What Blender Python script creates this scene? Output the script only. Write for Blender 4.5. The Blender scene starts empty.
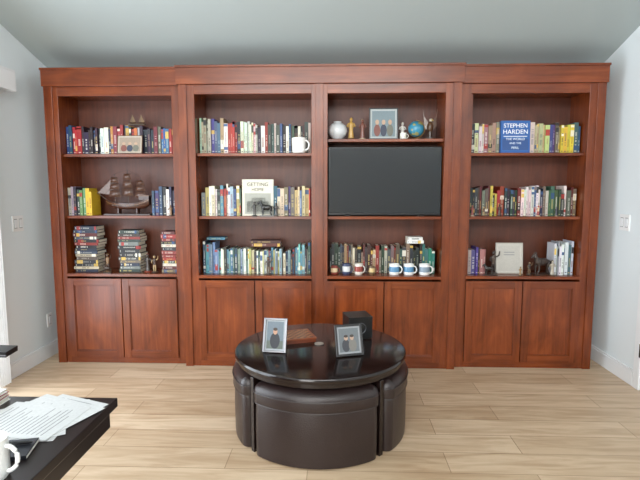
import bpy, math, random, colorsys
from mathutils import Matrix, Vector
pi=math.pi
scene=bpy.context.scene
scene.view_settings.view_transform='Standard'
scene.view_settings.look='None'

def lin(c):
    return tuple(((v/255)/12.92 if v/255<=0.04045 else (((v/255)+0.055)/1.055)**2.4) for v in c)

# ---------------------------------------------------------------- materials
def mat(name,col,rough=0.5,metal=0.0,bump=0.0,bscale=60,coat=0.0,vary=0.0,vscale=3,emit=None):
    m=bpy.data.materials.new(name); m.use_nodes=True
    nt=m.node_tree; b=nt.nodes['Principled BSDF']
    c=lin(col)+(1,)
    b.inputs['Base Color'].default_value=c
    b.inputs['Roughness'].default_value=rough
    b.inputs['Metallic'].default_value=metal
    b.inputs['Coat Weight'].default_value=coat
    b.inputs['Coat Roughness'].default_value=0.15
    tc=nt.nodes.new('ShaderNodeTexCoord')
    n=nt.nodes.new('ShaderNodeTexNoise'); n.inputs['Scale'].default_value=vscale
    nt.links.new(tc.outputs['Object'],n.inputs['Vector'])
    if vary>0:
        mx=nt.nodes.new('ShaderNodeMix'); mx.data_type='RGBA'
        mx.inputs[6].default_value=tuple(v*(1-vary) for v in c[:3])+(1,)
        mx.inputs[7].default_value=tuple(min(1,v*(1+vary)) for v in c[:3])+(1,)
        nt.links.new(n.outputs['Fac'],mx.inputs[0]); nt.links.new(mx.outputs[2],b.inputs['Base Color'])
    if bump>0:
        n2=nt.nodes.new('ShaderNodeTexNoise'); n2.inputs['Scale'].default_value=bscale; n2.inputs['Detail'].default_value=4
        nt.links.new(tc.outputs['Object'],n2.inputs['Vector'])
        bp=nt.nodes.new('ShaderNodeBump'); bp.inputs['Strength'].default_value=bump; bp.inputs['Distance'].default_value=0.01
        nt.links.new(n2.outputs['Fac'],bp.inputs['Height']); nt.links.new(bp.outputs['Normal'],b.inputs['Normal'])
    return m

def woodmat(name,c0,c1,c2,axis,rough=0.3,s=1.0):
    m=bpy.data.materials.new(name); m.use_nodes=True
    nt=m.node_tree; b=nt.nodes['Principled BSDF']
    tc=nt.nodes.new('ShaderNodeTexCoord'); mp=nt.nodes.new('ShaderNodeMapping')
    sc=[16*s,16*s,16*s]; sc[axis]=1.0*s
    mp.inputs['Scale'].default_value=sc
    nt.links.new(tc.outputs['Object'],mp.inputs['Vector'])
    n=nt.nodes.new('ShaderNodeTexNoise'); n.inputs['Scale'].default_value=1.6; n.inputs['Detail'].default_value=8; n.inputs['Distortion'].default_value=0.9; n.inputs['Roughness'].default_value=0.62
    nt.links.new(mp.outputs['Vector'],n.inputs['Vector'])
    mp2=nt.nodes.new('ShaderNodeMapping'); sc2=[3.2,3.2,3.2]; sc2[axis]=1.4; mp2.inputs['Scale'].default_value=sc2
    nt.links.new(tc.outputs['Object'],mp2.inputs['Vector'])
    n2=nt.nodes.new('ShaderNodeTexNoise'); n2.inputs['Scale'].default_value=1.5; n2.inputs['Detail'].default_value=4; n2.inputs['Distortion'].default_value=1.2
    nt.links.new(mp2.outputs['Vector'],n2.inputs['Vector'])
    ad=nt.nodes.new('ShaderNodeMath'); ad.operation='MULTIPLY_ADD'; ad.inputs[1].default_value=0.5
    nt.links.new(n2.outputs['Fac'],ad.inputs[0]); 
    m2=nt.nodes.new('ShaderNodeMath'); m2.operation='MULTIPLY'; m2.inputs[1].default_value=0.5
    nt.links.new(n.outputs['Fac'],m2.inputs[0]); nt.links.new(m2.outputs[0],ad.inputs[2])
    r=nt.nodes.new('ShaderNodeValToRGB')
    r.color_ramp.elements[0].position=0.34; r.color_ramp.elements[0].color=lin(c0)+(1,)
    r.color_ramp.elements[1].position=0.66; r.color_ramp.elements[1].color=lin(c2)+(1,)
    e=r.color_ramp.elements.new(0.5); e.color=lin(c1)+(1,)
    nt.links.new(ad.outputs[0],r.inputs[0]); nt.links.new(r.outputs[0],b.inputs['Base Color'])
    b.inputs['Roughness'].default_value=rough
    return m

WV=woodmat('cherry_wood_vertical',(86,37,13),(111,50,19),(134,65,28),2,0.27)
WH=woodmat('cherry_wood_horizontal',(86,37,13),(111,50,19),(134,65,28),0,0.27)
WD=woodmat('cherry_wood_panel',(88,37,12),(116,52,19),(140,68,29),2,0.27)
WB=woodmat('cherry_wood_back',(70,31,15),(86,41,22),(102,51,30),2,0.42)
ESP=mat('espresso_lacquer',(27,17,15),0.13,vary=0.2,vscale=20)
LEA=mat('brown_leather',(39,28,27),0.33,bump=0.2,bscale=140,vary=0.15,vscale=6)
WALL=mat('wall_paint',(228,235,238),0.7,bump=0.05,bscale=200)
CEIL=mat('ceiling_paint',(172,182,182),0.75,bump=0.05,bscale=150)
WHITE=mat('white_trim_paint',(236,238,240),0.4)
PLAST=mat('white_plastic',(240,240,240),0.35)
BLK=mat('black_plastic',(14,14,16),0.3)
SCR=mat('tv_screen_glass',(26,26,29),0.06,coat=0.6)
SIL=mat('silver_metal',(120,120,124),0.3,1.0)
DESKM=mat('dark_desk_wood',(34,27,27),0.28,vary=0.25,vscale=12)
def attrmat(name,rough,coat=0):
    m=bpy.data.materials.new(name); m.use_nodes=True
    nt=m.node_tree; b=nt.nodes['Principled BSDF']
    a=nt.nodes.new('ShaderNodeAttribute'); a.attribute_name='Col'
    tc=nt.nodes.new('ShaderNodeTexCoord'); n=nt.nodes.new('ShaderNodeTexNoise'); n.inputs['Scale'].default_value=90
    nt.links.new(tc.outputs['Object'],n.inputs['Vector'])
    mr=nt.nodes.new('ShaderNodeMapRange'); mr.inputs[3].default_value=0.85; mr.inputs[4].default_value=1.1
    nt.links.new(n.outputs['Fac'],mr.inputs[0])
    vm=nt.nodes.new('ShaderNodeVectorMath'); vm.operation='SCALE'
    nt.links.new(a.outputs['Color'],vm.inputs[0]); nt.links.new(mr.outputs[0],vm.inputs['Scale'])
    nt.links.new(vm.outputs[0],b.inputs['Base Color'])
    b.inputs['Roughness'].default_value=rough; b.inputs['Coat Weight'].default_value=coat
    return m
ATT=attrmat('book_cloth_print',0.5)
ATG=attrmat('painted_glaze',0.28,0.2)

# floor
FL=bpy.data.materials.new('pale_plank_floor'); FL.use_nodes=True
nt=FL.node_tree; b=nt.nodes['Principled BSDF']
tc=nt.nodes.new('ShaderNodeTexCoord')
br=nt.nodes.new('ShaderNodeTexBrick'); br.offset=0.37
br.inputs['Scale'].default_value=1; br.inputs['Brick Width'].default_value=1.2; br.inputs['Row Height'].default_value=0.2
br.inputs['Mortar Size'].default_value=0.0022; br.inputs['Bias'].default_value=0.0
br.inputs['Color1'].default_value=lin((194,168,138))+(1,); br.inputs['Color2'].default_value=lin((213,189,160))+(1,)
br.inputs['Mortar'].default_value=lin((158,132,104))+(1,)
nt.links.new(tc.outputs['Object'],br.inputs['Vector'])
mp=nt.nodes.new('ShaderNodeMapping'); mp.inputs['Scale'].default_value=(1.1,9,1)
nt.links.new(tc.outputs['Object'],mp.inputs['Vector'])
n=nt.nodes.new('ShaderNodeTexNoise'); n.inputs['Scale'].default_value=2.0; n.inputs['Detail'].default_value=8; n.inputs['Distortion'].default_value=1.0
nt.links.new(mp.outputs['Vector'],n.inputs['Vector'])
rr=nt.nodes.new('ShaderNodeValToRGB'); rr.color_ramp.elements[0].position=0.3; rr.color_ramp.elements[0].color=(0.66,0.58,0.50,1)
rr.color_ramp.elements[1].position=0.62; rr.color_ramp.elements[1].color=(1.0,1.0,1.0,1)
nt.links.new(n.outputs['Fac'],rr.inputs[0])
mx=nt.nodes.new('ShaderNodeMix'); mx.data_type='RGBA'; mx.blend_type='MULTIPLY'; mx.inputs[0].default_value=0.75
nt.links.new(br.outputs['Color'],mx.inputs[6]); nt.links.new(rr.outputs[0],mx.inputs[7]); nt.links.new(mx.outputs[2],b.inputs['Base Color'])
b.inputs['Roughness'].default_value=0.4

# ---------------------------------------------------------------- mesh builder
class MB:
    def __init__(s): s.v=[];s.f=[];s.c=[];s.m=[];s.s=[];s.M=Matrix.Identity(4)
    def add(s,vs,fs,col=(200,200,200),mi=0,sm=False):
        o=len(s.v)
        for p in vs: s.v.append(tuple(s.M@Vector(p)))
        cl=lin(col)+(1,)
        for f in fs:
            s.f.append([o+i for i in f]); s.c.append(cl); s.m.append(mi); s.s.append(sm)
    def box(s,x0,x1,y0,y1,z0,z1,col=(200,200,200),mi=0):
        vs=[(x0,y0,z0),(x1,y0,z0),(x1,y1,z0),(x0,y1,z0),(x0,y0,z1),(x1,y0,z1),(x1,y1,z1),(x0,y1,z1)]
        s.add(vs,[(0,3,2,1),(4,5,6,7),(0,1,5,4),(1,2,6,5),(2,3,7,6),(3,0,4,7)],col,mi)
    def quad(s,x0,x1,z0,z1,y,col,mi=0):
        s.add([(x0,y,z0),(x1,y,z0),(x1,y,z1),(x0,y,z1)],[(0,1,2,3)],col,mi)
    def lathe(s,prof,c=(0,0,0),seg=24,col=(200,200,200),mi=0,sx=1,sy=1,sm=True,caps=True):
        vs=[];fs=[]
        for r,z in prof:
            for k in range(seg):
                a=2*pi*k/seg; vs.append((c[0]+r*math.cos(a)*sx,c[1]+r*math.sin(a)*sy,c[2]+z))
        for i in range(len(prof)-1):
            for k in range(seg):
                k2=(k+1)%seg
                fs.append((i*seg+k,i*seg+k2,(i+1)*seg+k2,(i+1)*seg+k))
        if caps and prof[0][0]>1e-5: fs.append(tuple(reversed(range(seg))))
        if caps and prof[-1][0]>1e-5: fs.append(tuple((len(prof)-1)*seg+k for k in range(seg)))
        s.add(vs,fs,col,mi,sm)
    def ball(s,c,r,col=(200,200,200),mi=0,sx=1,sy=1,sz=1,seg=16):
        prof=[(max(1e-6,r*math.sin(pi*i/10)),-r*sz*math.cos(pi*i/10)) for i in range(11)]
        s.lathe(prof,c,seg,col,mi,sx,sy)
    def tube(s,pts,r,col=(200,200,200),mi=0,seg=8,closed=False):
        pts=[Vector(p) for p in pts]; n=len(pts); rs=r if isinstance(r,(list,tuple)) else [r]*n
        vs=[];fs=[]
        for i,p in enumerate(pts):
            if closed: t=pts[(i+1)%n]-pts[i-1]
            else: t=pts[min(i+1,n-1)]-pts[max(i-1,0)]
            t.normalize()
            up=Vector((0,0,1)) if abs(t.z)<0.9 else Vector((0,1,0))
            a=t.cross(up).normalized(); b2=t.cross(a).normalized()
            for k in range(seg):
                an=2*pi*k/seg; vs.append(tuple(p+a*rs[i]*math.cos(an)+b2*rs[i]*math.sin(an)))
        for i in range(n if closed else n-1):
            j=(i+1)%n
            for k in range(seg):
                k2=(k+1)%seg; fs.append((i*seg+k,i*seg+k2,j*seg+k2,j*seg+k))
        if not closed:
            fs.append(tuple(range(seg))); fs.append(tuple((n-1)*seg+k for k in reversed(range(seg))))
        s.add(vs,fs,col,mi,True)
    def loft(s,rings,col=(200,200,200),mi=0,sm=True):
        n=len(rings[0]); vs=[p for r in rings for p in r]; fs=[]
        for i in range(len(rings)-1):
            for k in range(n):
                k2=(k+1)%n; fs.append((i*n+k,i*n+k2,(i+1)*n+k2,(i+1)*n+k))
        fs.append(tuple(reversed(range(n)))); fs.append(tuple((len(rings)-1)*n+k for k in range(n)))
        s.add(vs,fs,col,mi,sm)
    def obj(s,name,mats,parent=None,bevel=0,loc=None,split=False):
        me=bpy.data.meshes.new(name)
        v=s.v
        if loc: v=[(a-loc[0],b-loc[1],c-loc[2]) for a,b,c in v]
        me.from_pydata(v,[],s.f)
        for m in mats: me.materials.append(m)
        ca=me.color_attributes.new('Col','FLOAT_COLOR','CORNER')
        for p in me.polygons:
            p.material_index=s.m[p.index]; p.use_smooth=s.s[p.index]
            for li in p.loop_indices: ca.data[li].color=s.c[p.index]
        me.update()
        o=bpy.data.objects.new(name,me); scene.collection.objects.link(o)
        if loc: o.location=loc
        if parent:
            o.parent=parent
        if bevel:
            md=o.modifiers.new('bevel','BEVEL'); md.width=bevel; md.segments=2; md.limit_method='ANGLE'; md.angle_limit=math.radians(40)
        if any(s.s):
            try:
                me.set_sharp_from_angle(angle=math.radians(45))
            except Exception: pass
        return o
def empty(name,loc=(0,0,0)):
    e=bpy.data.objects.new(name,None); scene.collection.objects.link(e); e.location=loc; e.empty_display_size=0.1
    return e
def T(x,y,z,rz=0,rx=0,ry=0):
    return Matrix.Translation((x,y,z))@Matrix.Rotation(rz,4,'Z')@Matrix.Rotation(ry,4,'Y')@Matrix.Rotation(rx,4,'X')

# ---------------------------------------------------------------- room
XL,XR=-2.40,2.40; YB=4.28; YF=-2.3
def cz(y): return 2.54+(YB-y)*0.32
def prism(name,poly,x0,x1,m,bevel=0):
    n=len(poly); b=MB()
    vs=[(x0,y,z) for y,z in poly]+[(x1,y,z) for y,z in poly]
    fs=[tuple(range(n)),tuple(reversed(range(n,2*n)))]+[(i,i+n,(i+1)%n+n,(i+1)%n) for i in range(n)]
    b.add(vs,fs); return b
DY0,DY1,DZ=0.9,3.46,2.15
b=prism('l',[(DY1,0),(YB,0),(YB,cz(YB)),(DY1,cz(DY1))],XL-0.12,XL,WALL)
for poly in ([(DY0,DZ),(DY1,DZ),(DY1,cz(DY1)),(DY0,cz(DY0))],[(YF,0),(DY0,0),(DY0,cz(DY0)),(YF,cz(YF))]):
    n=len(poly)
    vs=[(XL-0.12,y,z) for y,z in poly]+[(XL,y,z) for y,z in poly]
    b.add(vs,[tuple(range(n)),tuple(reversed(range(n,2*n)))]+[(i,i+n,(i+1)%n+n,(i+1)%n) for i in range(n)])
b.obj('wall_left',[WALL])
b=prism('r',[(YF,0),(YB,0),(YB,cz(YB)),(YF,cz(YF))],XR,XR+0.12,WALL); b.obj('wall_right',[WALL])
b=MB(); b.box(XL-0.12,XR+0.12,YB,YB+0.12,0,cz(YB)); b.obj('wall_back',[WALL])
# rear wall: tall window on one side, unseen wide clerestory added above to give light
RZ=cz(YF); WINS=[(-2.15,-0.45,0.35,2.35),(-2.15,2.15,2.7,3.95)]
b=MB()
b.box(XL-0.12,-2.15,YF-0.12,YF,0,RZ); b.box(2.15,XR+0.12,YF-0.12,YF,0,RZ)
b.box(-2.15,2.15,YF-0.12,YF,3.95,RZ); b.box(-2.15,2.15,YF-0.12,YF,2.35,2.7)
b.box(-2.15,-0.45,YF-0.12,YF,0,0.35); b.box(-0.45,2.15,YF-0.12,YF,0,2.35); b.obj('wall_front',[WALL])
for i,(x0,x1,z0,z1) in enumerate(WINS):  # second frame belongs to the added clerestory
    b=MB(); nn=2 if i==0 else 4
    for k in range(nn+1):
        x=x0+(x1-x0-0.06)*k/nn; b.box(x,x+0.06,YF-0.09,YF-0.03,z0,z1)
    b.box(x0,x1,YF-0.09,YF-0.03,z0,z0+0.06); b.box(x0,x1,YF-0.09,YF-0.03,z1-0.06,z1); b.obj('window_%d'%(i+1),[WHITE],bevel=0.004)
b=MB(); b.box(XL-0.12,XR+0.12,YF-0.12,YB+0.12,-0.1,0); b.obj('floor',[FL])
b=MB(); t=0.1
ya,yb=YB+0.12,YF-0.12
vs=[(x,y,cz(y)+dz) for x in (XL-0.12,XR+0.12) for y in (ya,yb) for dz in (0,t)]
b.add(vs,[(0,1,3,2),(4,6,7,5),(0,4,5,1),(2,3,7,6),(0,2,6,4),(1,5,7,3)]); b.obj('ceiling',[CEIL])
# baseboards
def basebd(name,x0,x1,y0,y1):
    b=MB(); b.box(x0,x1,y0,y1,0,0.11); 
    b.box(x0 if x0<0 else x0+0.004,x1-0.004 if x0<0 else x1,y0,y1,0.11,0.125); b.obj(name,[WHITE],bevel=0.002)
basebd('baseboard_left',XL,XL+0.016,DY1+0.07,YB)
basebd('baseboard_right',XR-0.016,XR,3.58,YB)
# sliding glass door frame, left wall
e=empty('door_1')
b=MB()
b.box(XL-0.1,XL+0.012,DY1-0.005,DY1+0.06,0,DZ); b.box(XL-0.1,XL+0.012,DY0-0.06,DY0,0,DZ)
b.box(XL-0.1,XL+0.012,DY0-0.06,DY1+0.06,DZ-0.03,DZ+0.04)
b.box(XL-0.08,XL-0.03,2.17,2.25,0,DZ); b.box(XL-0.08,XL-0.03,DY0,DY1,0,0.04); b.box(XL-0.08,XL-0.03,DY1-0.07,DY1,0,DZ)
b.obj('sliding_frame',[WHITE],e,bevel=0.003)
b=MB()
for i in range(9):
    b.M=T(XL+0.06,DY1-0.06-0.022*i,0,math.radians(8)); b.box(-0.042,0.042,-0.0012,0.0012,0.03,2.18)
b.M=Matrix.Identity(4); b.box(XL+0.03,XL+0.09,DY0,DY1+0.02,2.18,2.215)
b.obj('vertical_blinds',[PLAST])
b=MB(); b.box(XL,XL+0.115,DY0-0.1,3.66,2.36,2.375); b.box(XL+0.1,XL+0.115,DY0-0.1,3.66,2.22,2.36); b.box(XL,XL+0.1,3.645,3.66,2.22,2.36)
b.box(XL,XL+0.1,DY0-0.1,DY0-0.085,2.22,2.36); b.obj('blind_valance',[WHITE],bevel=0.002)
# right door (flush panel door with casing and hinges)
e=empty('door_2')
b=MB(); b.box(XR-0.018,XR,3.5,3.57,0,2.1); b.box(XR-0.018,XR,2.62,2.69,0,2.1); b.box(XR-0.018,XR,2.62,3.57,2.03,2.1); b.obj('casing',[WHITE],e,bevel=0.003)
b=MB(); b.box(XR-0.008,XR-0.001,2.69,3.5,0.01,2.03)
for z0,z1 in ((0.2,0.95),(1.1,1.9)):
    for y0,y1 in ((2.78,3.05),(3.14,3.41)): b.box(XR-0.013,XR-0.008,y0,y1,z0,z1)
b.obj('door_leaf',[WHITE],e,bevel=0.002)
b=MB()
for z in (0.3,1.05,1.8): b.box(XR-0.022,XR-0.008,3.485,3.51,z-0.05,z+0.05)
b.obj('hinges',[BLK],e)
# switches / outlet
def switch(name,x,y,z,w,h,side,n=2):
    b=MB(); d=side
    xs=sorted((x,x+d*0.008)); b.box(xs[0],xs[1],y-w/2,y+w/2,z-h/2,z+h/2)
    for i in range(n):
        yc=y-w/2+w*(i+0.5)/n
        xs=sorted((x+d*0.008,x+d*0.0086)); b.box(xs[0],xs[1],yc-0.019,yc+0.019,z-0.037,z+0.037,mi=2)
        xs=sorted((x+d*0.008,x+d*0.013)); b.box(xs[0],xs[1],yc-0.016,yc+0.016,z-0.033,z+0.033,mi=1)
    b.obj(name,[PLAST,WHITE,SIL],bevel=0.001)
switch('light_switch',XL,3.74,1.21,0.125,0.125,1)
switch('light_switch.001',XR,3.82,1.225,0.125,0.125,-1)
switch('wall_outlet',XL,4.08,0.33,0.07,0.115,1,1)

# ---------------------------------------------------------------- bookcase
U=[(-2.125,-1.19),(-0.99,-0.055),(0.075,1.0),(1.21,2.13)]
SEC=[0,0.045,0.045,0]     # break-front projection of each unit
YFr=3.93; YBk=4.25
ZT=2.455; Z1,Z2,Z3=1.775,1.262,0.775; Z1c=1.885
bc=empty('bookcase',(0,YBk,0))
def bobj(b,name,mats,bevel=0.002):
    o=b.obj(name,mats,bevel=bevel); o.parent=bc; o.location=(0,-YBk,0); return o
b=MB()
def stile(x0,x1,p): b.box(x0,x1,YFr-p,YFr-p+0.025,0.0,2.31)
stile(-2.235,-2.125,0); stile(-1.19,-1.115,0); stile(-1.115,-0.99,0.045); stile(-0.055,0.075,0.045); stile(1.0,1.125,0.045); stile(1.125,1.21,0); stile(2.13,2.25,0)
for x0,x1,p in ((-2.235,-2.165,0.012),(-1.115,-1.05,0.057),(1.06,1.125,0.057),(2.185,2.25,0.012),(-0.02,0.04,0.053)):
    b.box(x0,x1,YFr-p,YFr-p+0.02,0,2.31)
for x0,x1,p in ((-2.235,-2.205,0),(-2.145,-2.125,0),(-1.19,-1.17,0),(-1.115,-1.095,0.045),(-1.01,-0.99,0.045),(-0.055,-0.035,0.045),(0.055,0.075,0.045),(1.0,1.02,0.045),(1.105,1.125,0.045),(1.21,1.23,0),(1.19,1.21,0),(2.13,2.15,0),(2.22,2.25,0)):
    b.box(x0,x1,YFr-p+0.02,YBk+0.01,0,2.31)
bobj(b,'stiles',[WV])
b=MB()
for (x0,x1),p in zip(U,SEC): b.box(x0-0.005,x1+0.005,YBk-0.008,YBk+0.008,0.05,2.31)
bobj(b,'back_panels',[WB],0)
b=MB()
for i,((x0,x1),p) in enumerate(zip(U,SEC)):
    yf=YFr-p
    b.box(x0-0.002,x1+0.002,yf+0.001,yf+0.022,2.235,2.31)      # header rail
    b.box(x0,x1,yf+0.02,YBk,2.25,2.27)                        # inside top
    b.box(x0-0.002,x1+0.002,yf-0.006,YBk,Z3-0.025,Z3)         # counter
    b.box(x0-0.002,x1+0.002,yf+0.001,yf+0.022,0.0,0.05)       # plinth
    b.box(x0,x1,yf+0.02,YBk,0.05,0.068)
    for z in ((Z1,Z2) if i!=2 else (Z1c,Z2)):
        b.box(x0+0.001,x1-0.001,yf+0.04,YBk,z-0.024,z)
# flat crown fascia with a thin cap
for x0,x1,p in ((-2.245,-1.13,0.0),(-1.13,1.14,0.045),(1.14,2.26,0.0)):
    b.box(x0,x1,YFr-p-0.022,YBk+0.02,2.31,2.437)
    b.box(x0-0.006*(p==0 and x0<0)-0.006*(p>0),x1+0.006*(p==0 and x0>0)+0.006*(p>0),YFr-p-0.028,YBk+0.02,2.437,ZT)
bobj(b,'shelves_and_crown',[WH])
k=0
for (x0,x1),p in zip(U,SEC):
    yf=YFr-p; w=(x1-x0-0.008)/2
    for j in range(2):
        b=MB(); a=x0+0.0+j*(w+0.008); c=a+w; z0,z1=0.055,0.735; s=0.058; y0=yf-0.018; y1=yf+0.001
        b.box(a,a+s,y0,y1,z0,z1); b.box(c-s,c,y0,y1,z0,z1)
        b.box(a+s,c-s,y0,y1,z1-s,z1,mi=1); b.box(a+s,c-s,y0,y1,z0,z0+s,mi=1)
        b.box(a+s,c-s,y0+0.012,y1,z0+s,z1-s,mi=2)
        for q in ((a+s,a+s+0.006,z0+s,z1-s),(c-s-0.006,c-s,z0+s,z1-s)): b.box(q[0],q[1],y0+0.006,y1,q[2],q[3])
        for q in ((a+s,c-s,z1-s-0.006,z1-s),(a+s,c-s,z0+s,z0+s+0.006)): b.box(q[0],q[1],y0+0.006,y1,q[2],q[3],mi=1)
        k+=1; bobj(b,'cabinet_door_%d'%k,[WV,WH,WD],0.0015)

# ---------------------------------------------------------------- books
def ux(u,f): return U[u][0]+f*(U[u][1]-U[u][0])
P_mix=[(28,30,38),(34,46,72),(140,40,34),(222,216,202),(64,32,30),(190,168,84),(226,224,218),(48,66,58),(18,18,20),(180,178,170),(110,34,36),(60,90,120),(186,120,66),(88,82,78),(234,232,224),(120,112,104)]
P_dark=[(22,22,26),(30,30,38),(84,32,30),(50,38,32),(36,44,62),(170,160,140),(126,46,38),(42,54,48),(212,204,188),(16,16,18),(110,98,86),(62,58,60)]
P_cool=[(214,210,196),(90,124,146),(56,80,104),(230,228,220),(120,148,150),(186,174,116),(44,58,84),(124,130,122),(158,60,52),(238,236,228),(66,88,80),(208,200,168),(156,174,182),(60,54,52)]
P_warm=[(206,196,170),(188,172,138),(224,216,200),(104,50,40),(74,58,48),(158,142,108),(58,74,66),(212,206,194),(48,42,42),(184,152,88),(234,230,222),(120,108,92),(30,30,34)]
P_tan=[(190,176,150),(160,144,118),(60,58,56),(214,206,192),(126,110,88),(82,70,62),(198,184,158),(56,66,84),(134,70,56),(110,114,110),(34,32,32)]
def mixc(a,b_,t): return tuple(a[i]*(1-t)+b_[i]*t for i in range(3))
def sat(c,k=1.1):
    h,s,v=colorsys.rgb_to_hsv(*(x/255 for x in c)); return tuple(255*x for x in colorsys.hsv_to_rgb(h,min(1,s*k),v*0.97))
def book(b,w,h,d,col,R,band=True):
    """upright book, spine at y=0 facing -y, x 0..w, z 0..h"""
    col=sat(col)
    t=0.002
    b.box(0,t,0.002,d,0,h,col); b.box(w-t,w,0.002,d,0,h,col); b.box(0,w,0,0.003,0,h,col)
    b.box(t,w-t,0.003,d-0.004,0.003,h-0.004,(226,218,200))
    lum=sum(col)/3
    ink=R.choice([(236,232,220),(220,196,120),(230,226,214)]) if lum<130 else R.choice([(30,30,34),(120,44,38),(44,54,84)])
    if band and R.random()<0.5:
        c2=mixc(R.choice([(232,226,210),(24,24,28),(160,40,34),(46,76,120),(214,176,80)]),col,0.12)
        z=h*R.choice([R.uniform(0.1,0.2),R.uniform(0.55,0.85)]); hh=h*R.uniform(0.08,0.28)
        b.quad(0.0005,w-0.0005,z,min(z+hh,h-0.003),-0.0007,c2)
        if R.random()<0.4: b.quad(0.0005,w-0.0005,h*0.9,h*0.985,-0.0007,c2)
    if w>0.012:
        n=R.randint(6,14); z=h*R.uniform(0.2,0.32); lw=w*R.uniform(0.25,0.5); st=min(0.009,h*0.5/n); ik=mixc(ink,col,R.uniform(0.1,0.5))
        for i in range(n):
            if R.random()<0.2: continue
            b.quad(w/2-lw/2,w/2+lw/2,z+i*st,z+i*st+st*0.55,-0.0012,ik)
        b.quad(w/2-w*0.25,w/2+w*0.25,h*0.05,h*0.08,-0.0012,ik)
def row(x0,x1,z,y,h0,h1,pal,seed,wmin=0.016,wmax=0.04,d=0.16,force=None,name='book_row',hprof=None):
    R=random.Random(seed); b=MB(); x=x0; last=None
    while x<x1-0.008:
        w=wmin+(wmax-wmin)*R.random()**1.3; w=min(w,x1-x)
        if w<0.009: break
        fr=(x-x0)/(x1-x0)
        h=R.uniform(h0,h1)
        if R.random()<0.16: h*=0.88
        if hprof: h*=hprof(fr)
        col=R.choice(pal)
        while col==last: col=R.choice(pal)
        last=col
        if force:
            for f0,f1,c in force:
                if f0<=fr<f1: col=tuple(max(0,min(255,v+R.randint(-16,16))) for v in c)
        col=tuple(max(0,min(255,v+R.randint(-9,9))) for v in col)
        b.M=T(x,y+R.uniform(-0.01,0.014),z)
        book(b,w-0.0008,h,d*R.uniform(0.85,1.05),col,R)
        x+=w
    return b.obj(name,[ATT])
def hstack(x,z,y,w,n,hs,pal,seed,name='book_stack',d=0.15):
    R=random.Random(seed); b=MB(); zz=z
    for i in range(n):
        t=R.uniform(*hs); ww=w*R.uniform(0.82,1.0); col=R.choice(pal)
        b.M=Matrix.Translation((x+w/2+R.uniform(-0.006,0.006),y+R.uniform(-0.006,0.006),zz))@Matrix.Rotation(R.uniform(-0.06,0.06),4,'Z')@Matrix.Translation((-ww/2,0,t))@Matrix.Rotation(pi/2,4,'Y')
        book(b,t-0.0006,ww,d,col,R); zz+=t
    return b.obj(name,[ATT])
def facebook(x,y,z,w,h,t,col,name='book',tilt=0.12,art=None,title=None):
    e=empty(name,(x,y,z+t*math.sin(tilt)+0.0002)); 
    b=MB(); b.M=T(0,0,0,0,-tilt)
    b.box(-w/2,w/2,0,0.002,0,h,col); b.box(-w/2,w/2,t-0.002,t,0,h,col); b.box(-w/2,-w/2+0.003,0,t,0,h,col)
    b.box(-w/2+0.003,w/2-0.004,0.002,t-0.002,0.003,h-0.003,(226,218,200))
    if art:
        for x0,x1,z0,z1,c in art: b.quad(x0*w-w/2,x1*w-w/2,z0*h,z1*h,-0.0008,c)
    b.obj('cover',[ATT],e)
    if title:
        for s,size,zz,cc in title:
            cu=bpy.data.curves.new('title','FONT'); cu.body=s; cu.size=size; cu.align_x='CENTER'; cu.extrude=0.0004
            o=bpy.data.objects.new('title_text',cu); scene.collection.objects.link(o); o.parent=e
            o.matrix_local=T(0,0,0,0,-tilt)@Matrix.Translation((0,-0.0015,zz))@Matrix.Rotation(pi/2,4,'X')
            cu.materials.append(mat('ink',cc,0.5))
    return e

YA=3.995   # spine plane, outer units
YC=3.955   # spine plane, centre units
# unit 1
row(ux(0,0.005),ux(0,0.985),Z1,YA+0.03,0.2,0.25,P_mix,3,wmin=0.018,wmax=0.042,force=[(0,0.05,(50,72,104)),(0.05,0.12,(170,44,44)),(0.12,0.3,(30,28,34)),(0.42,0.52,(140,50,42)),(0.66,0.8,(30,34,48)),(0.86,0.93,(60,100,150)),(0.93,1.01,(160,50,46))])
row(ux(0,0.005),ux(0,0.225),Z2,YA,0.2,0.245,P_mix,5,force=[(0.0,0.22,(150,160,150)),(0.22,0.45,(46,46,48)),(0.45,0.62,(100,130,96)),(0.62,1.01,(222,188,52))])
row(ux(0,0.775),ux(0,0.99),Z2,YA,0.2,0.25,P_mix,7,force=[(0.0,0.4,(40,56,100)),(0.6,1.01,(36,44,72))])
hstack(ux(0,0.03),Z3,YA,0.22,15,(0.020,0.034),P_dark+P_tan,9)
hstack(ux(0,0.44),Z3,YA,0.205,13,(0.020,0.036),P_tan+P_dark,10)
hstack(ux(0,0.84),Z3,YA,0.135,13,(0.02,0.036),P_dark+[(150,46,40)],12)
# unit 2
row(ux(1,0.01),ux(1,0.99),Z1,YC+0.035,0.23,0.27,P_warm+P_mix,21,wmin=0.014,wmax=0.034,hprof=lambda f:1.12-0.28*f if f<0.6 else 0.94,force=[(0,0.1,(170,175,150)),(0.1,0.16,(76,82,116)),(0.25,0.33,(150,50,42)),(0.36,0.5,(218,212,196))])
row(ux(1,0.015),ux(1,0.37),Z2,YC+0.01,0.21,0.27,P_cool,22,wmin=0.014,wmax=0.034)
row(ux(1,0.66),ux(1,0.985),Z2,YC+0.01,0.2,0.25,P_cool+P_warm,23,wmin=0.014,wmax=0.034,force=[(0.3,0.42,(84,76,120)),(0.9,1.01,(190,62,52))])
row(ux(1,0.015),ux(1,0.985),Z3,YC+0.02,0.185,0.225,P_cool,24,wmin=0.01,wmax=0.026,hprof=lambda f:1.25 if f<0.1 else (1.18 if f>0.86 else 1),force=[(0.02,0.16,(104,134,156)),(0.88,0.94,(120,180,184))])
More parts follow.
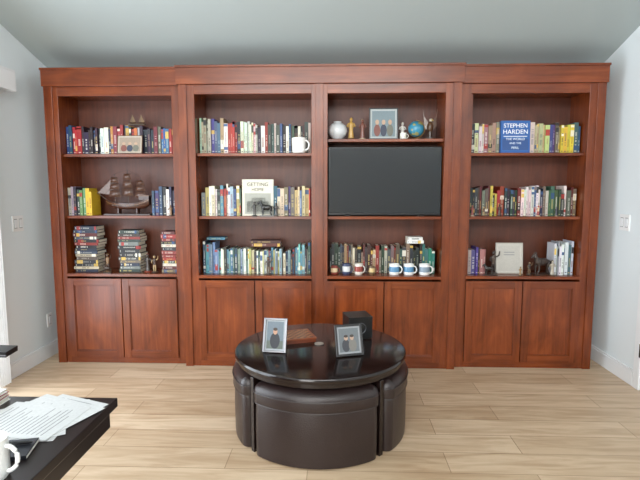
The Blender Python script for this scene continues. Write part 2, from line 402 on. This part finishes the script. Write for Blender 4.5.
# unit 3
row(ux(2,0.02),ux(2,0.975),Z3,YC+0.09,0.2,0.25,P_warm+P_dark,31,wmin=0.014,wmax=0.034,d=0.15,force=[(0,0.1,(50,60,64)),(0.88,1.01,(50,106,112))])
hstack(ux(2,0.72),Z3+0.2505,YC+0.1,0.15,2,(0.022,0.03),[(236,236,232)],33,name='book_stack',d=0.12)
# unit 4
row(ux(3,0.01),ux(3,0.99),Z1,YA+0.03,0.21,0.25,P_dark+P_warm,41,wmin=0.016,wmax=0.036,force=[(0.03,0.14,(208,200,186)),(0.14,0.3,(150,122,112)),(0.56,0.7,(190,180,140)),(0.72,0.76,(66,66,110)),(0.82,0.93,(220,194,66)),(0.93,1.01,(60,106,112))])
row(ux(3,0.01),ux(3,0.985),Z2,YA+0.035,0.205,0.25,P_dark+P_mix,42,wmin=0.016,wmax=0.036,force=[(0.28,0.34,(146,44,40)),(0.34,0.46,(34,32,34)),(0.5,0.6,(222,216,206)),(0.74,0.84,(70,86,72))])
row(ux(3,0.01),ux(3,0.2),Z3,YA+0.02,0.2,0.235,P_dark,43,wmin=0.014,wmax=0.034,force=[(0.3,0.6,(72,80,128)),(0.7,1.01,(144,96,110))])
row(ux(3,0.80),ux(3,0.985),Z3,YA+0.01,0.23,0.29,[(226,228,230),(206,212,216),(80,100,116),(235,235,232),(150,150,150)],44,wmin=0.012,wmax=0.03)

facebook(ux(3,0.41),YA-0.012,Z1,0.235,0.255,0.03,(36,88,156),art=[(0.06,0.94,0.08,0.44,(40,74,130)),(0.1,0.9,0.5,0.52,(235,235,235))],
   title=[('STEPHEN',0.047,0.2,(240,240,240)),('HARDEN',0.05,0.15,(240,240,240)),('THE WORLD',0.026,0.1,(220,230,240)),('AND THE',0.022,0.068,(220,230,240)),('PERIL',0.026,0.03,(220,230,240))],tilt=0.05)
facebook(ux(1,0.52),YC-0.0,Z2,0.26,0.30,0.03,(212,207,190),art=[(0.08,0.92,0.05,0.62,(160,160,150)),(0.15,0.85,0.1,0.4,(96,96,90)),(0.3,0.75,0.35,0.5,(126,126,118))],
   title=[('GETTING',0.042,0.245,(80,74,60)),('HOME',0.036,0.205,(80,74,60))],tilt=0.05)
# wide books lying flat in unit 2, bottom shelf, on top of the row
hstack(ux(1,0.42),Z3+0.226,YC+0.045,0.29,2,(0.024,0.032),[(92,48,38),(70,44,40)],50,d=0.13)
hstack(ux(1,0.04),Z3+0.281,YC+0.045,0.17,1,(0.02,0.024),[(60,110,130)],51,d=0.13)

# ---------------------------------------------------------------- decor helpers
def mug(x,y,z,r,h,col,rz=0,band=None,name='coffee_mug'):
    b=MB(); b.M=T(x,y,z,rz)
    b.lathe([(r*0.86,0),(r*0.97,h*0.06),(r,h*0.2),(r,h),(r*0.9,h),(r*0.9,h*0.12),(1e-6,h*0.1)],seg=28,col=col)
    b.tube([(r*0.96+r*0.62*math.sin(pi*i/10),0,h*0.5+h*0.32*math.cos(pi*i/10)) for i in range(11)],r*0.13,col=col)
    if band:
        b.lathe([(r*1.006,h*0.28),(r*1.012,h*0.3),(r*1.012,h*0.75),(r*1.006,h*0.77)],seg=28,col=band,caps=False)
    return b.obj(name,[ATG])
def pframe(x,y,z,w,h,rz=0,tilt=0.2,fc=(20,20,22),art='portrait',bw=0.014,name='picture_frame',fm=None,bg=(190,196,200),mt=(236,236,234)):
    zo=0.0162*math.sin(tilt)+0.0002
    e=empty(name,(x,y,z+zo)); e.rotation_euler=(0,0,rz)
    b=MB(); b.M=T(0,0,0,0,-tilt)
    b.box(-w/2,-w/2+bw,0,0.014,0,h,fc); b.box(w/2-bw,w/2,0,0.014,0,h,fc)
    b.box(-w/2+bw,w/2-bw,0,0.014,0,bw,fc); b.box(-w/2+bw,w/2-bw,0,0.014,h-bw,h,fc)
    b.obj('frame_rim',[fm or ATG],e,bevel=0.002)
    b=MB(); b.M=T(0,0,0,0,-tilt)
    b.box(-w/2+0.003,w/2-0.003,0.008,0.0125,0.003,h-0.003,(30,30,32))
    b.quad(-w/2+bw,w/2-bw,bw,h-bw,0.007,mt)
    m=bw+min(w,h)*0.06
    b.quad(-w/2+m,w/2-m,m,h-m,0.0066,bg)
    iw=w-2*m; ih=h-2*m
    def oval(cx,cz_,rx,rz_,c,yy):
        b.add([(cx+rx*math.cos(2*pi*i/18),yy,cz_+rz_*math.sin(2*pi*i/18)) for i in range(18)],[tuple(range(18))],c)
    if art=='portrait':
        b.quad(-iw/2,iw/2,m,m+ih*0.3,0.0064,(84,92,84))
        oval(0,m+ih*0.3,iw*0.3,ih*0.3,(34,36,44),0.0062)
        oval(0,m+ih*0.64,iw*0.13,ih*0.12,(176,134,108),0.0058); oval(0,m+ih*0.72,iw*0.135,ih*0.06,(60,44,34),0.0055)
    elif art=='couple':
        for s_,c_ in ((-1,(60,60,66)),(1,(120,116,110))):
            oval(s_*iw*0.17,m+ih*0.27,iw*0.2,ih*0.27,c_,0.0061-0.0001*s_); oval(s_*iw*0.15,m+ih*0.6,iw*0.1,ih*0.11,(180,150,130),0.0057); oval(s_*iw*0.15,m+ih*0.67,iw*0.105,ih*0.06,(60,50,44),0.0055)
    elif art=='group':
        for k in range(3):
            cx=(-0.28+0.28*k)*iw
            oval(cx,m+ih*0.24,iw*0.14,ih*0.24,[(120,70,60),(50,56,74),(104,104,92)][k],0.0062-0.0002*k); oval(cx,m+ih*0.56,iw*0.08,ih*0.1,(180,150,126),0.0054)
    elif art=='text':
        for k in range(2): b.quad(-iw*0.25,iw*0.25,m+ih*(0.62+0.1*k),m+ih*(0.65+0.1*k),0.0062,(130,130,132))
    b.box(-w*0.12,w*0.12,0.0125,0.016,h*0.05,h*0.6,(30,30,32))
    b.obj('photo_print',[ATT],e)
    b=MB()
    top=Vector((0,0.016*math.cos(tilt)+math.sin(tilt)*h*0.6,math.cos(tilt)*h*0.6-0.016*math.sin(tilt)))
    by=top.y+h*0.28
    b.add([(-w*0.1,top.y,top.z),(w*0.1,top.y,top.z),(w*0.13,by,-zo),(-w*0.13,by,-zo),(-w*0.1,top.y+0.004,top.z),(w*0.1,top.y+0.004,top.z),(w*0.13,by+0.004,-zo),(-w*0.13,by+0.004,-zo)],
      [(0,1,2,3),(7,6,5,4),(0,4,5,1),(1,5,6,2),(2,6,7,3),(3,7,4,0)],(30,30,32))
    b.obj('easel_leg',[ATT],e)
    return e
def figure(x,y,z,h,col,col2=None,rz=0,name='figurine',pose=0,m=None):
    """little standing figure on a base: robe/legs, torso, head, two arms"""
    col2=col2 or col; b=MB(); b.M=T(x,y,z,rz)
    b.lathe([(h*0.19,0),(h*0.2,h*0.02),(h*0.17,h*0.07),(h*0.13,h*0.08)],col=col2,seg=16)
    if pose==0:
        b.lathe([(h*0.13,h*0.07),(h*0.12,h*0.2),(h*0.085,h*0.45),(h*0.105,h*0.62),(h*0.12,h*0.74),(h*0.05,h*0.8),(h*0.035,h*0.83)],col=col,seg=16,sy=0.7)
    else:
        for s in (-1,1): b.tube([(s*h*0.05,0,h*0.07),(s*h*0.06,-h*0.02*s,h*0.26),(s*h*0.04,0,h*0.45)],[h*0.035,h*0.042,h*0.055],col=col)
        b.lathe([(h*0.08,h*0.42),(h*0.075,h*0.52),(h*0.105,h*0.7),(h*0.1,h*0.76),(h*0.04,h*0.8),(h*0.032,h*0.84)],col=col2,seg=16,sy=0.65)
    b.ball((0,-h*0.01,h*0.9),h*0.075,col=col,sz=1.2)
    b.ball((0,h*0.01,h*0.93),h*0.078,col=col2,sz=0.9)
    a=h*(0.12 if pose==0 else 0.11)
    b.tube([(-a,0,h*0.73),(-a*1.5,-h*0.04,h*0.6),(-a*0.8,-h*0.13,h*0.56)],[h*0.035,h*0.03,h*0.022],col=col)
    if pose==1: b.tube([(a,0,h*0.73),(a*1.9,-h*0.03,h*0.8),(a*2.1,-h*0.05,h*0.98)],[h*0.035,h*0.028,h*0.02],col=col)
    else: b.tube([(a,0,h*0.73),(a*1.5,-h*0.04,h*0.6),(a*0.8,-h*0.13,h*0.58)],[h*0.035,h*0.03,h*0.022],col=col)
    return b.obj(name,[m or ATG])
def horse(x,y,z,h,col,rz=0,name='horse_figurine',m=None):
    b=MB(); b.M=T(x,y,z,rz); 
    b.box(-h*0.45,h*0.45,-h*0.17,h*0.17,0,h*0.06,col)
    b.ball((0,0,h*0.56),h*0.17,col=col,sx=1.9,sy=0.8)
    b.ball((-h*0.2,0,h*0.57),h*0.17,col=col,sx=1.0,sy=0.85,sz=1.1)
    for sx,k in ((-0.26,-1),(0.25,1)):
        for sy in (-1,1):
            b.tube([(h*sx,sy*h*0.07,h*0.5),(h*(sx+0.05*k*sy),sy*h*0.07,h*0.28),(h*(sx+0.02*k),sy*h*0.07,h*0.06)],[h*0.07,h*0.038,h*0.03],col=col)
    b.tube([(-h*0.28,0,h*0.62),(-h*0.38,0,h*0.78),(-h*0.4,0,h*0.9)],[h*0.13,h*0.09,h*0.07],col=col)
    b.tube([(-h*0.38,0,h*0.92),(-h*0.5,0,h*0.84),(-h*0.58,0,h*0.76)],[h*0.075,h*0.055,h*0.04],col=col)
    for sy in (-1,1): b.tube([(-h*0.37,sy*h*0.04,h*0.94),(-h*0.36,sy*h*0.05,h*1.02)],[h*0.022,h*0.006],col=col)
    b.tube([(h*0.3,0,h*0.62),(h*0.42,0,h*0.55),(h*0.43,0,h*0.3)],[h*0.035,h*0.04,h*0.015],col=col)
    return b.obj(name,[m or ATG])

# ---------------------------------------------------------------- model ship (unit 1, middle shelf)
e=empty('model_ship',(ux(0,0.54),YA-0.0+0.04,Z2)); 
b=MB()  # hull
def ring(x,wid,zk,zd):
    pts=[]
    for i in range(9):
        a=-pi/2+pi*i/8; 
        pts.append((x,wid*math.sin(a)*(abs(math.sin(a))**-0.3 if abs(math.sin(a))>0.01 else 1),zd-(zd-zk)*math.cos(a)**0.8 if math.cos(a)>1e-6 else zd))
    return pts
st=[(-0.19,0.006,0.105,0.135),(-0.16,0.022,0.075,0.12),(-0.1,0.038,0.055,0.108),(0,0.043,0.05,0.102),(0.09,0.041,0.052,0.108),(0.15,0.034,0.062,0.128),(0.185,0.026,0.085,0.15)]
b.loft([ring(*s) for s in st],col=(66,36,24))
b.loft([[(s[0],s[1]*1.04*k,s[3]-0.018+dz) for k,dz in ((-1,0),(-1,0.005),(1,0.005),(1,0))] for s in st],col=(116,80,48),sm=False)
b.box(0.1,0.185,-0.028,0.028,0.13,0.165,(62,34,22)); b.box(0.105,0.187,-0.03,0.03,0.163,0.168,(116,80,48))
for i in range(7): b.box(-0.12+i*0.035,-0.112+i*0.035,-0.0445,-0.04,0.083,0.09,(20,16,14))
b.obj('hull',[ATG],e)
b=MB()
b.tube([(-0.18,0,0.13),(-0.27,0,0.19)],[0.004,0.002],col=(60,38,26))
masts=[(-0.11,0.35),(0.0,0.385),(0.11,0.32)]
for mx_,mh in masts:
    b.tube([(mx_,0,0.09),(mx_,0,mh)],[0.0045,0.002],col=(60,38,26))
    for q in (0.45,0.68,0.88): 
        zz=0.1+(mh-0.1)*q; L=0.05*(1.35-q*0.8)
        b.tube([(mx_-L,-0.01,zz),(mx_+L,-0.01,zz)],0.002,col=(60,38,26))
for a_,b_ in (((-0.27,0,0.19),(-0.11,0,0.35)),((-0.11,0,0.35),(0,0,0.385)),((0,0,0.385),(0.11,0,0.32)),((0.11,0,0.32),(0.185,0,0.16)),((-0.11,0,0.34),(-0.06,-0.04,0.11)),((0,0,0.37),(0.05,-0.04,0.11)),((0,0,0.37),(-0.05,-0.04,0.11)),((0.11,0,0.31),(0.14,-0.03,0.13)),((-0.27,0,0.19),(-0.19,0,0.13)),((-0.22,0,0.16),(-0.11,0,0.27))):
    b.tube([a_,b_],0.0011,col=(50,34,26),seg=5)
b.obj('masts_and_rigging',[ATG],e)
b=MB()
for mx_,mh in masts:
    qs=(0.2,0.45,0.68,0.88)
    for q0,q1 in zip(qs[:-1],qs[1:]):
        z0=0.1+(mh-0.1)*q0+0.006; z1=0.1+(mh-0.1)*q1-0.002; L0=0.044*(1.35-q0*0.8); L1=0.042*(1.35-q1*0.8)*0.95
        vs=[];N=5
        for i in range(N+1):
            for j in range(N+1):
                u=i/N;v=j/N; L=L0+(L1-L0)*v
                vs.append((mx_-L+2*L*u,-0.012-0.018*math.sin(pi*v)*math.sin(pi*u)**0.5,z0+(z1-z0)*v))
        b.add(vs,[(i*(N+1)+j,(i+1)*(N+1)+j,(i+1)*(N+1)+j+1,i*(N+1)+j+1) for i in range(N) for j in range(N)],(78,50,38),sm=True)
b.add([(-0.265,0,0.19),(-0.125,0,0.32),(-0.13,0,0.17)],[(0,1,2)],(92,62,46))
b.obj('sails',[ATG],e)
b=MB(); b.box(-0.2,0.2,-0.045,0.045,0,0.014,(50,28,20))
for xx in (-0.08,0.08): b.box(xx-0.006,xx+0.006,-0.03,0.03,0.014,0.062,(60,32,22))
b.obj('stand',[ATG],e,bevel=0.002)

# small things, unit 1
pframe(ux(0,0.60),YA-0.035,Z1,0.21,0.15,0,0.15,(110,84,64),'group',bw=0.006,name='greeting_card',bg=(150,134,118),mt=(190,180,166))
b=MB()
b.M=T(ux(0,0.62),YA+0.1,Z1+0.251)
b.box(-0.07,0.07,-0.02,0.02,0,0.006,(90,70,44))
for sx in (-0.04,0.035):
    b.tube([(sx,0,0.006),(sx,0,0.085)],0.002,col=(110,84,50)); b.add([(sx+0.003,0,0.02),(sx+0.028,0,0.024),(sx+0.003,0,0.08)],[(0,1,2)],(120,92,56)); b.add([(sx-0.003,0,0.02),(sx-0.022,0,0.024),(sx-0.003,0,0.07)],[(0,1,2)],(104,80,50))
    b.loft([[(sx-0.03,0.0,0.018),(sx-0.03,0.004,0.02),(sx-0.03,-0.004,0.02)],[(sx,0,0.006),(sx,0.009,0.02),(sx,-0.009,0.02)],[(sx+0.035,0,0.016),(sx+0.035,0.004,0.02),(sx+0.035,-0.004,0.02)]],(70,48,34))
b.obj('sailboat_ornament',[ATG])
figure(ux(0,0.33),YA+0.02,Z3,0.16,(70,44,32),(130,100,70),pose=1)
horse(ux(0,0.355),YA-0.035,Z3,0.075,(60,44,34))
figure(ux(0,0.70),YA+0.03,Z3,0.16,(60,50,44),(130,60,44))
figure(ux(0,0.775),YA+0.0,Z3,0.15,(160,134,96),(60,40,30),pose=1)
figure(ux(0,0.955),YA-0.04,Z2,0.09,(120,90,60),(60,40,30))
# unit 2
mug(ux(1,0.89),YC+0.0-0.02,Z1,0.055,0.12,(240,240,238),rz=-0.3)
horse(ux(1,0.61),YC-0.045,Z2,0.13,(38,36,34))
figure(ux(1,0.50),YC-0.045,Z2,0.12,(70,64,58),(40,38,36),pose=1)
figure(ux(1,0.69),YC-0.04,Z2,0.11,(50,46,44),(90,80,70))
figure(ux(1,0.61),YC-0.02,Z3,0.15,(120,100,80),(70,60,54),pose=1)
# unit 3 top shelf
b=MB(); b.M=T(ux(2,0.085),YC+0.06,Z1c)
b.lathe([(0.03,0),(0.035,0.006),(0.066,0.035),(0.08,0.07),(0.07,0.108),(0.044,0.132),(0.03,0.139),(0.034,0.147),(0.025,0.147),(0.022,0.13),(1e-6,0.12)],seg=32,col=(206,208,210)); b.obj('ceramic_vase',[ATG])
figure(ux(2,0.205),YC+0.05,Z1c,0.18,(180,140,66),(104,72,40))
figure(ux(2,0.305),YC+0.05,Z1c,0.165,(110,62,48),(190,170,140))
pframe(ux(2,0.49),YC+0.03,Z1c,0.235,0.255,0,0.08,(24,24,26),'group',bw=0.01,bg=(112,128,134),mt=(170,176,176))
mug(ux(2,0.66),YC+0.02,Z1c,0.026,0.05,(230,226,214),name='espresso_cup')
figure(ux(2,0.665),YC+0.11,Z1c,0.15,(220,214,206),(160,120,70))
e=empty('desk_globe',(ux(2,0.775),YC+0.05,Z1c))
b=MB(); b.ball((0,0,0.084),0.064,col=(56,132,160),seg=28); b.obj('sphere',[ATG],e)
b=MB()
rr2=random.Random(4)
for k in range(9):
    th=rr2.uniform(-2.9,-0.2); ph=rr2.uniform(-0.9,0.9); s=rr2.uniform(0.15,0.34); c0=Vector((math.cos(th)*math.cos(ph),math.sin(th)*math.cos(ph),math.sin(ph)))
    a_=c0.cross(Vector((0,0,1))).normalized(); b_=c0.cross(a_)
    ps=[]
    for i in range(12):
        an=2*pi*i/12; q=s*rr2.uniform(0.6,1.1); v=(c0+a_*q*math.cos(an)+b_*q*math.sin(an)).normalized()*0.0655; ps.append((v.x,v.y,v.z+0.084))
    cc=c0*0.0665; ps.append((cc.x,cc.y,cc.z+0.084)); b.add(ps,[(i,(i+1)%12,12) for i in range(12)],(150,146,96))
b.obj('continents',[ATG],e)
b=MB(); b.lathe([(0.04,0),(0.042,0.006),(0.012,0.012),(0.006,0.018)],seg=20,col=(120,84,40))
b.tube([(0.07*math.sin(t_),0,0.084-0.07*math.cos(t_)) for t_ in [i*pi/12 for i in range(0,13)]],0.003,col=(150,116,64)); b.obj('meridian_stand',[ATG],e)
b=MB(); b.M=T(ux(2,0.90),YC+0.06,Z1c)
b.lathe([(0.045,0),(0.045,0.014),(0.02,0.02),(0.016,0.07)],col=(60,44,34),seg=16)
b.ball((0,0,0.1),0.026,col=(84,58,38),sz=1.7); b.ball((0.004,-0.01,0.155),0.015,col=(170,160,140)); b.tube([(0.01,-0.02,0.155),(0.024,-0.03,0.15)],[0.006,0.001],col=(180,150,70))
for s in (-1,1):
    vs=[(s*0.012,0,0.13),(s*0.05,0.005,0.19),(s*0.06,0.005,0.245),(s*0.05,0.004,0.15),(s*0.055,0.004,0.11),(s*0.035,0.003,0.085),(s*0.015,0,0.08)]
    b.add(vs+[(x_,y_+0.006,z_) for x_,y_,z_ in vs],[tuple(range(7)),tuple(reversed(range(7,14)))]+[(i,i+7,(i+1)%7+7,(i+1)%7) for i in range(7)],(86,60,42))
b.obj('eagle_sculpture',[ATG])
mc=[((140,66,56),(220,196,156)),((66,74,104),(216,216,216)),((222,216,206),(150,66,56)),((110,88,62),(206,180,126)),((238,238,235),(90,140,176)),((238,238,235),(86,136,172)),((238,238,235),(130,146,160))]
for (cb,cb2),fx,r_ in zip(mc,(0.06,0.17,0.28,0.40,0.60,0.73,0.87),(0.03,0.034,0.034,0.024,0.042,0.042,0.044)):
    mug(ux(2,fx),YC+0.02,Z3,r_,0.09 if r_>0.03 else 0.07,cb,rz=-0.35,band=cb2)
# unit 4
for fx,h_,c1,c2,ps in ((0.06,0.09,(130,64,54),(190,170,144),0),(0.16,0.08,(170,144,96),(90,60,40),1),(0.30,0.1,(70,40,30),(40,30,26),0),(0.52,0.07,(210,200,184),(120,100,80),0),(0.64,0.09,(170,64,54),(220,196,160),1),(0.80,0.08,(60,60,70),(160,140,110),0)):
    figure(ux(3,fx),YA-0.0,Z2,h_,c1,c2,pose=ps)
pframe(ux(3,0.425),YA+0.04,Z3,0.225,0.26,0,0.1,(180,174,164),'text',bw=0.010,bg=(184,180,172),mt=(194,190,182))
figure(ux(3,0.27),YA+0.02,Z3,0.2,(50,40,36),(70,56,46),pose=1)
horse(ux(3,0.22),YA-0.03,Z3,0.1,(40,34,30))
figure(ux(3,0.585),YA+0.0,Z3,0.11,(110,90,66),(60,50,44),pose=1)
horse(ux(3,0.71),YA+0.02,Z3,0.19,(58,46,40),rz=0.3)
figure(ux(3,0.775),YA-0.03,Z3,0.13,(170,160,144),(80,60,44))
figure(ux(3,0.49),YA-0.04,Z3,0.075,(150,120,80),(60,44,34))

# ---------------------------------------------------------------- television
e=empty('television',(ux(2,0.5),3.935,Z2))
b=MB(); w=0.456; b.box(-w,w,0,0.05,0.008,0.560); b.box(-w*0.6,w*0.6,0.05,0.08,0.08,0.42)
for s in (-1,1): b.box(s*0.3-0.02,s*0.3+0.02,-0.0,0.1,0,0.022)
b.obj('cabinet',[BLK],e,bevel=0.004)
b=MB(); b.box(-w+0.009,w-0.009,-0.002,0.001,0.026,0.551); b.obj('screen',[SCR],e)

# ---------------------------------------------------------------- coffee table + ottomans
TX,TY=0.05,2.925; TR=0.53
e=empty('coffee_table',(TX,TY,0))
b=MB()
b.lathe([(1e-6,0.468),(TR-0.02,0.468),(TR-0.004,0.471),(TR,0.477),(TR,0.492),(TR-0.005,0.499),(TR-0.012,0.5),(1e-6,0.5)],seg=96)
b.obj('round_top',[ESP],e)
b=MB(); b.lathe([(1e-6,0.435),(TR-0.03,0.435),(TR-0.022,0.44),(TR-0.022,0.469),(1e-6,0.469)],seg=96)
b.lathe([(0.06,0.0),(0.06,0.44)],seg=4,sm=False)
rot=math.radians(-1.5)
for k in range(4):
    a=pi/4+k*pi/2+rot
    M0=b.M; b.M=Matrix.Rotation(a,4,'Z')
    b.box(0.05,0.5,-0.012,0.012,0.0,0.03); b.box(0.48,0.512,-0.014,0.014,0.0,0.437); b.box(0.05,0.5,-0.01,0.01,0.4,0.436)
    b.M=M0
b.obj('legs_and_apron',[ESP],e,bevel=0.002)
def wedge(off,R_=0.532,half=math.radians(41.5),r=0.045,A=0.13):
    pts=[]; rb=R_-r
    cx,cy=rb*math.cos(half-0.09),rb*math.sin(half-0.09)
    na=math.atan2(cy,cx-A)+pi/2
    rr_=r+off
    def arc(px,py,a0,a1,n):
        for i in range(n+1):
            t_=a0+(a1-a0)*i/n; pts.append((px+rr_*math.cos(t_),py+rr_*math.sin(t_)))
    hh=half-0.09
    for i in range(25):
        t_=-hh+2*hh*i/24; pts.append((rb*math.cos(t_)+rr_*math.cos(t_),rb*math.sin(t_)+rr_*math.sin(t_)))
    arc(cx,cy,hh,na,6); arc(A,0,na,2*pi-na,8); arc(cx,-cy,-na,-hh,6)
    return pts
for k in range(4):
    a=-pi/2+rot+k*pi/2
    oe=empty('ottoman',(TX,TY,0)); oe.rotation_euler=(0,0,a)
    def loftz(levels):
        return [[(x_,y_,z_) for x_,y_ in wedge(o_)] for z_,o_ in levels]
    b=MB(); b.loft(loftz([(0.005,-0.008),(0.009,-0.002),(0.04,0.0),(0.18,0.002),(0.29,0.0),(0.312,-0.004)])); b.obj('upholstered_body',[LEA],oe)
    b=MB(); b.loft(loftz([(0.31,0.0),(0.313,0.006),(0.325,0.009),(0.375,0.009),(0.398,0.004),(0.415,-0.012),(0.425,-0.035)])); b.obj('cushion_lid',[LEA],oe)
    b=MB()
    w_=wedge(0.0105); b.tube([(x_,y_,0.376) for x_,y_ in w_],0.0035,closed=True,seg=6)
    w_=wedge(0.007); b.tube([(x_,y_,0.316) for x_,y_ in w_],0.003,closed=True,seg=6); b.obj('piping',[LEA],oe)
    b=MB()
    for fx,fy in ((0.2,0),(0.44,0.2),(0.44,-0.2)): b.lathe([(0.018,0),(0.022,0.007)],(fx,fy,0),16)
    b.obj('feet',[BLK],oe)

ZTt=0.5
pframe(-0.225,2.79,ZTt,0.145,0.205,-0.12,0.28,(150,154,160),'portrait',bw=0.013,fm=SIL,bg=(98,110,120),mt=(150,156,160))
pframe(0.235,2.745,ZTt,0.17,0.185,0.30,0.3,(30,28,30),'couple',bw=0.014,bg=(104,110,114),mt=(150,152,156))
b=MB(); b.M=T(0.29,3.15,ZTt,0.25); b.box(-0.08,0.08,-0.08,0.08,0.006,0.145,mi=0); b.box(-0.072,0.072,-0.072,0.072,0,0.006); b.box(-0.081,0.081,-0.081,0.081,0.138,0.15,mi=0)
b.M=T(0.29,3.15,ZTt,0.25)@Matrix.Translation((0,-0.081,0.075))@Matrix.Rotation(pi/2,4,'X')
b.tube([(0.035*math.cos(2*pi*i/24),0.035*math.sin(2*pi*i/24),0) for i in range(24)],0.003,mi=1,closed=True)
b.obj('keepsake_box',[BLK,SIL],bevel=0.004)
b=MB(); b.M=T(-0.11,3.08,ZTt,0.35)
b.box(-0.1,0.1,-0.1,0.1,0,0.022,(110,54,32)); b.box(-0.104,0.104,-0.104,0.104,0.022,0.03,(136,74,46))
for i in range(8):
    for j in range(8):
        c=(88,46,30) if (i+j)%2 else (170,116,76)
        x_=-0.088+i*0.022; y_=-0.088+j*0.022
        b.add([(x_,y_,0.0305),(x_+0.022,y_,0.0305),(x_+0.022,y_+0.022,0.0305),(x_,y_+0.022,0.0305)],[(0,1,2,3)],c)
b.obj('chess_board',[ATG])
b=MB(); b.lathe([(0.026,0),(0.029,0.003),(0.029,0.006),(0.024,0.007),(0.022,0.005),(1e-6,0.005)],(0.04,2.97,ZTt),28,(150,140,130)); b.obj('coaster',[ATG])

# ---------------------------------------------------------------- desk
DX0,DX1,DYa,DYb,DZt=-2.0,-0.62,0.62,1.6,0.75
e=empty('desk',(-1.3,1.1,0))
def dobj(b,n,m,bv=0.003):
    o=b.obj(n,m,e,bevel=bv); o.location=(1.3,-1.1,0)
b=MB(); b.box(DX0,DX1,DYa,DYb,DZt-0.032,DZt); dobj(b,'desk_top',[DESKM])
b=MB(); b.box(DX0+0.03,DX1-0.02,DYa+0.03,DYb-0.02,DZt-0.1,DZt-0.032)
b.box(DX1-0.42,DX1-0.38,DYa+0.06,DYb-0.06,0,DZt-0.1); b.box(DX0+0.06,DX0+0.1,DYa+0.06,DYb-0.06,0,DZt-0.1); b.box(DX0+0.1,DX1-0.42,DYb-0.12,DYb-0.1,0.3,DZt-0.1)
dobj(b,'apron_and_legs',[DESKM])
# papers
b=MB(); RR=random.Random(5)
sheets=[(-0.80,1.43,0.12,0.0),(-0.775,1.45,-0.35,0.0012),(-0.82,1.41,0.5,0.0024),(-0.79,1.46,1.2,0.0036),(-0.82,1.42,1.45,0.0048)]
for x_,y_,r_,z_ in sheets:
    b.M=T(x_,y_,DZt+z_,r_)
    b.box(-0.108,0.108,-0.14,0.14,0,0.0009,(206,207,207))
    for k in range(15):
        L=RR.uniform(0.1,0.17); z__=0.00105; yy=0.115-k*0.016
        b.add([(-0.085,yy,z__),(-0.085+L,yy,z__),(-0.085+L,yy+0.003,z__),(-0.085,yy+0.003,z__)],[(0,1,2,3)],(120,122,128))
b.obj('paper_sheets',[ATT])
b=MB(); b.M=T(-0.775,1.235,DZt,0.25)
b.box(-0.075,0.075,-0.05,0.05,0,0.012,(28,30,38)); b.box(-0.072,0.076,-0.048,0.048,0.003,0.009,(220,216,206)); b.obj('notebook',[ATT],bevel=0.001)
b=MB(); b.tube([(-0.835,1.24,DZt+0.0175),(-0.72,1.265,DZt+0.0175),(-0.71,1.267,DZt+0.0175)],[0.005,0.005,0.0015],col=(20,20,24)); b.tube([(-0.83,1.237,DZt+0.024),(-0.795,1.245,DZt+0.024)],0.0014,col=(190,190,190)); b.obj('ballpoint_pen',[ATG])
mug(-0.728,1.12,DZt,0.045,0.105,(232,232,230),rz=0.1)
b=MB(); zz=DZt
for w_,d_,t_,c_,r_ in ((0.2,0.15,0.016,(230,228,222),0.0),(0.2,0.14,0.014,(150,30,34),0.03),(0.19,0.14,0.012,(226,224,220),-0.04)):
    b.M=T(-1.09,1.5,zz,r_); b.box(-w_/2,w_/2,-d_/2,d_/2,0,0.002,c_); b.box(-w_/2,w_/2,-d_/2,d_/2,t_-0.002,t_,c_); b.box(-w_/2,w_/2,-d_/2,-d_/2+0.002,0,t_,c_); b.box(-w_/2+0.003,w_/2-0.003,-d_/2+0.002,d_/2-0.003,0.002,t_-0.002,(228,222,208)); zz+=t_
b.obj('book_stack',[ATT])
# desk lamp
e=empty('desk_lamp',(-1.40,1.45,DZt))
b=MB(); b.lathe([(0.08,0),(0.08,0.012),(0.07,0.018),(0.012,0.02),(1e-6,0.02)],seg=32); b.tube([(0,0,0.015),(-0.02,0.0,0.2),(0.06,0.02,0.3),(0.2,0.03,0.235)],0.007); b.obj('base_and_arm',[BLK],e)
b=MB(); b.M=T(0.335,0.045,0.195,0.1,0,0.06); b.box(-0.14,0.14,-0.035,0.035,0,0.018); b.box(-0.13,0.13,-0.028,0.028,-0.004,0.0,mi=1); b.box(-0.14,0.142,-0.037,-0.035,0.004,0.009,mi=2); b.obj('lamp_head',[BLK,PLAST,SIL],e,bevel=0.003)

# ---------------------------------------------------------------- light
w=bpy.data.worlds.new('sky'); scene.world=w; w.use_nodes=True
wn=w.node_tree; bg=wn.nodes['Background']; bg.inputs[0].default_value=(0.75,0.87,1.0,1); bg.inputs[1].default_value=1.6
def area(name,loc,rot,sx,sy,p,col):
    l=bpy.data.lights.new(name,'AREA'); l.shape='RECTANGLE'; l.size=sx; l.size_y=sy; l.energy=p; l.color=col
    o=bpy.data.objects.new(name,l); scene.collection.objects.link(o); o.location=loc; o.rotation_euler=rot
area('rear_window_daylight',(-1.3,YF-0.15,1.35),(math.radians(90),0,0),1.7,2.0,120,(1,0.98,0.94))
area('added_clerestory_fill',(0,YF-0.15,3.32),(math.radians(82),0,0),4.3,1.2,190,(1,0.98,0.95))  # added fill lamp behind the invented high opening, brightens the room
area('left_door_daylight',(XL-0.14,2.2,1.1),(math.radians(90),0,math.radians(-90)),2.5,2.1,100,(0.87,0.94,1.0))
# ---------------------------------------------------------------- camera
cam=bpy.data.cameras.new('camera'); cam.lens=27; cam.sensor_width=36
co=bpy.data.objects.new('camera',cam); scene.collection.objects.link(co)
co.location=(0.15,0,1.48); co.rotation_euler=(math.radians(84),0,math.radians(2))
scene.camera=co
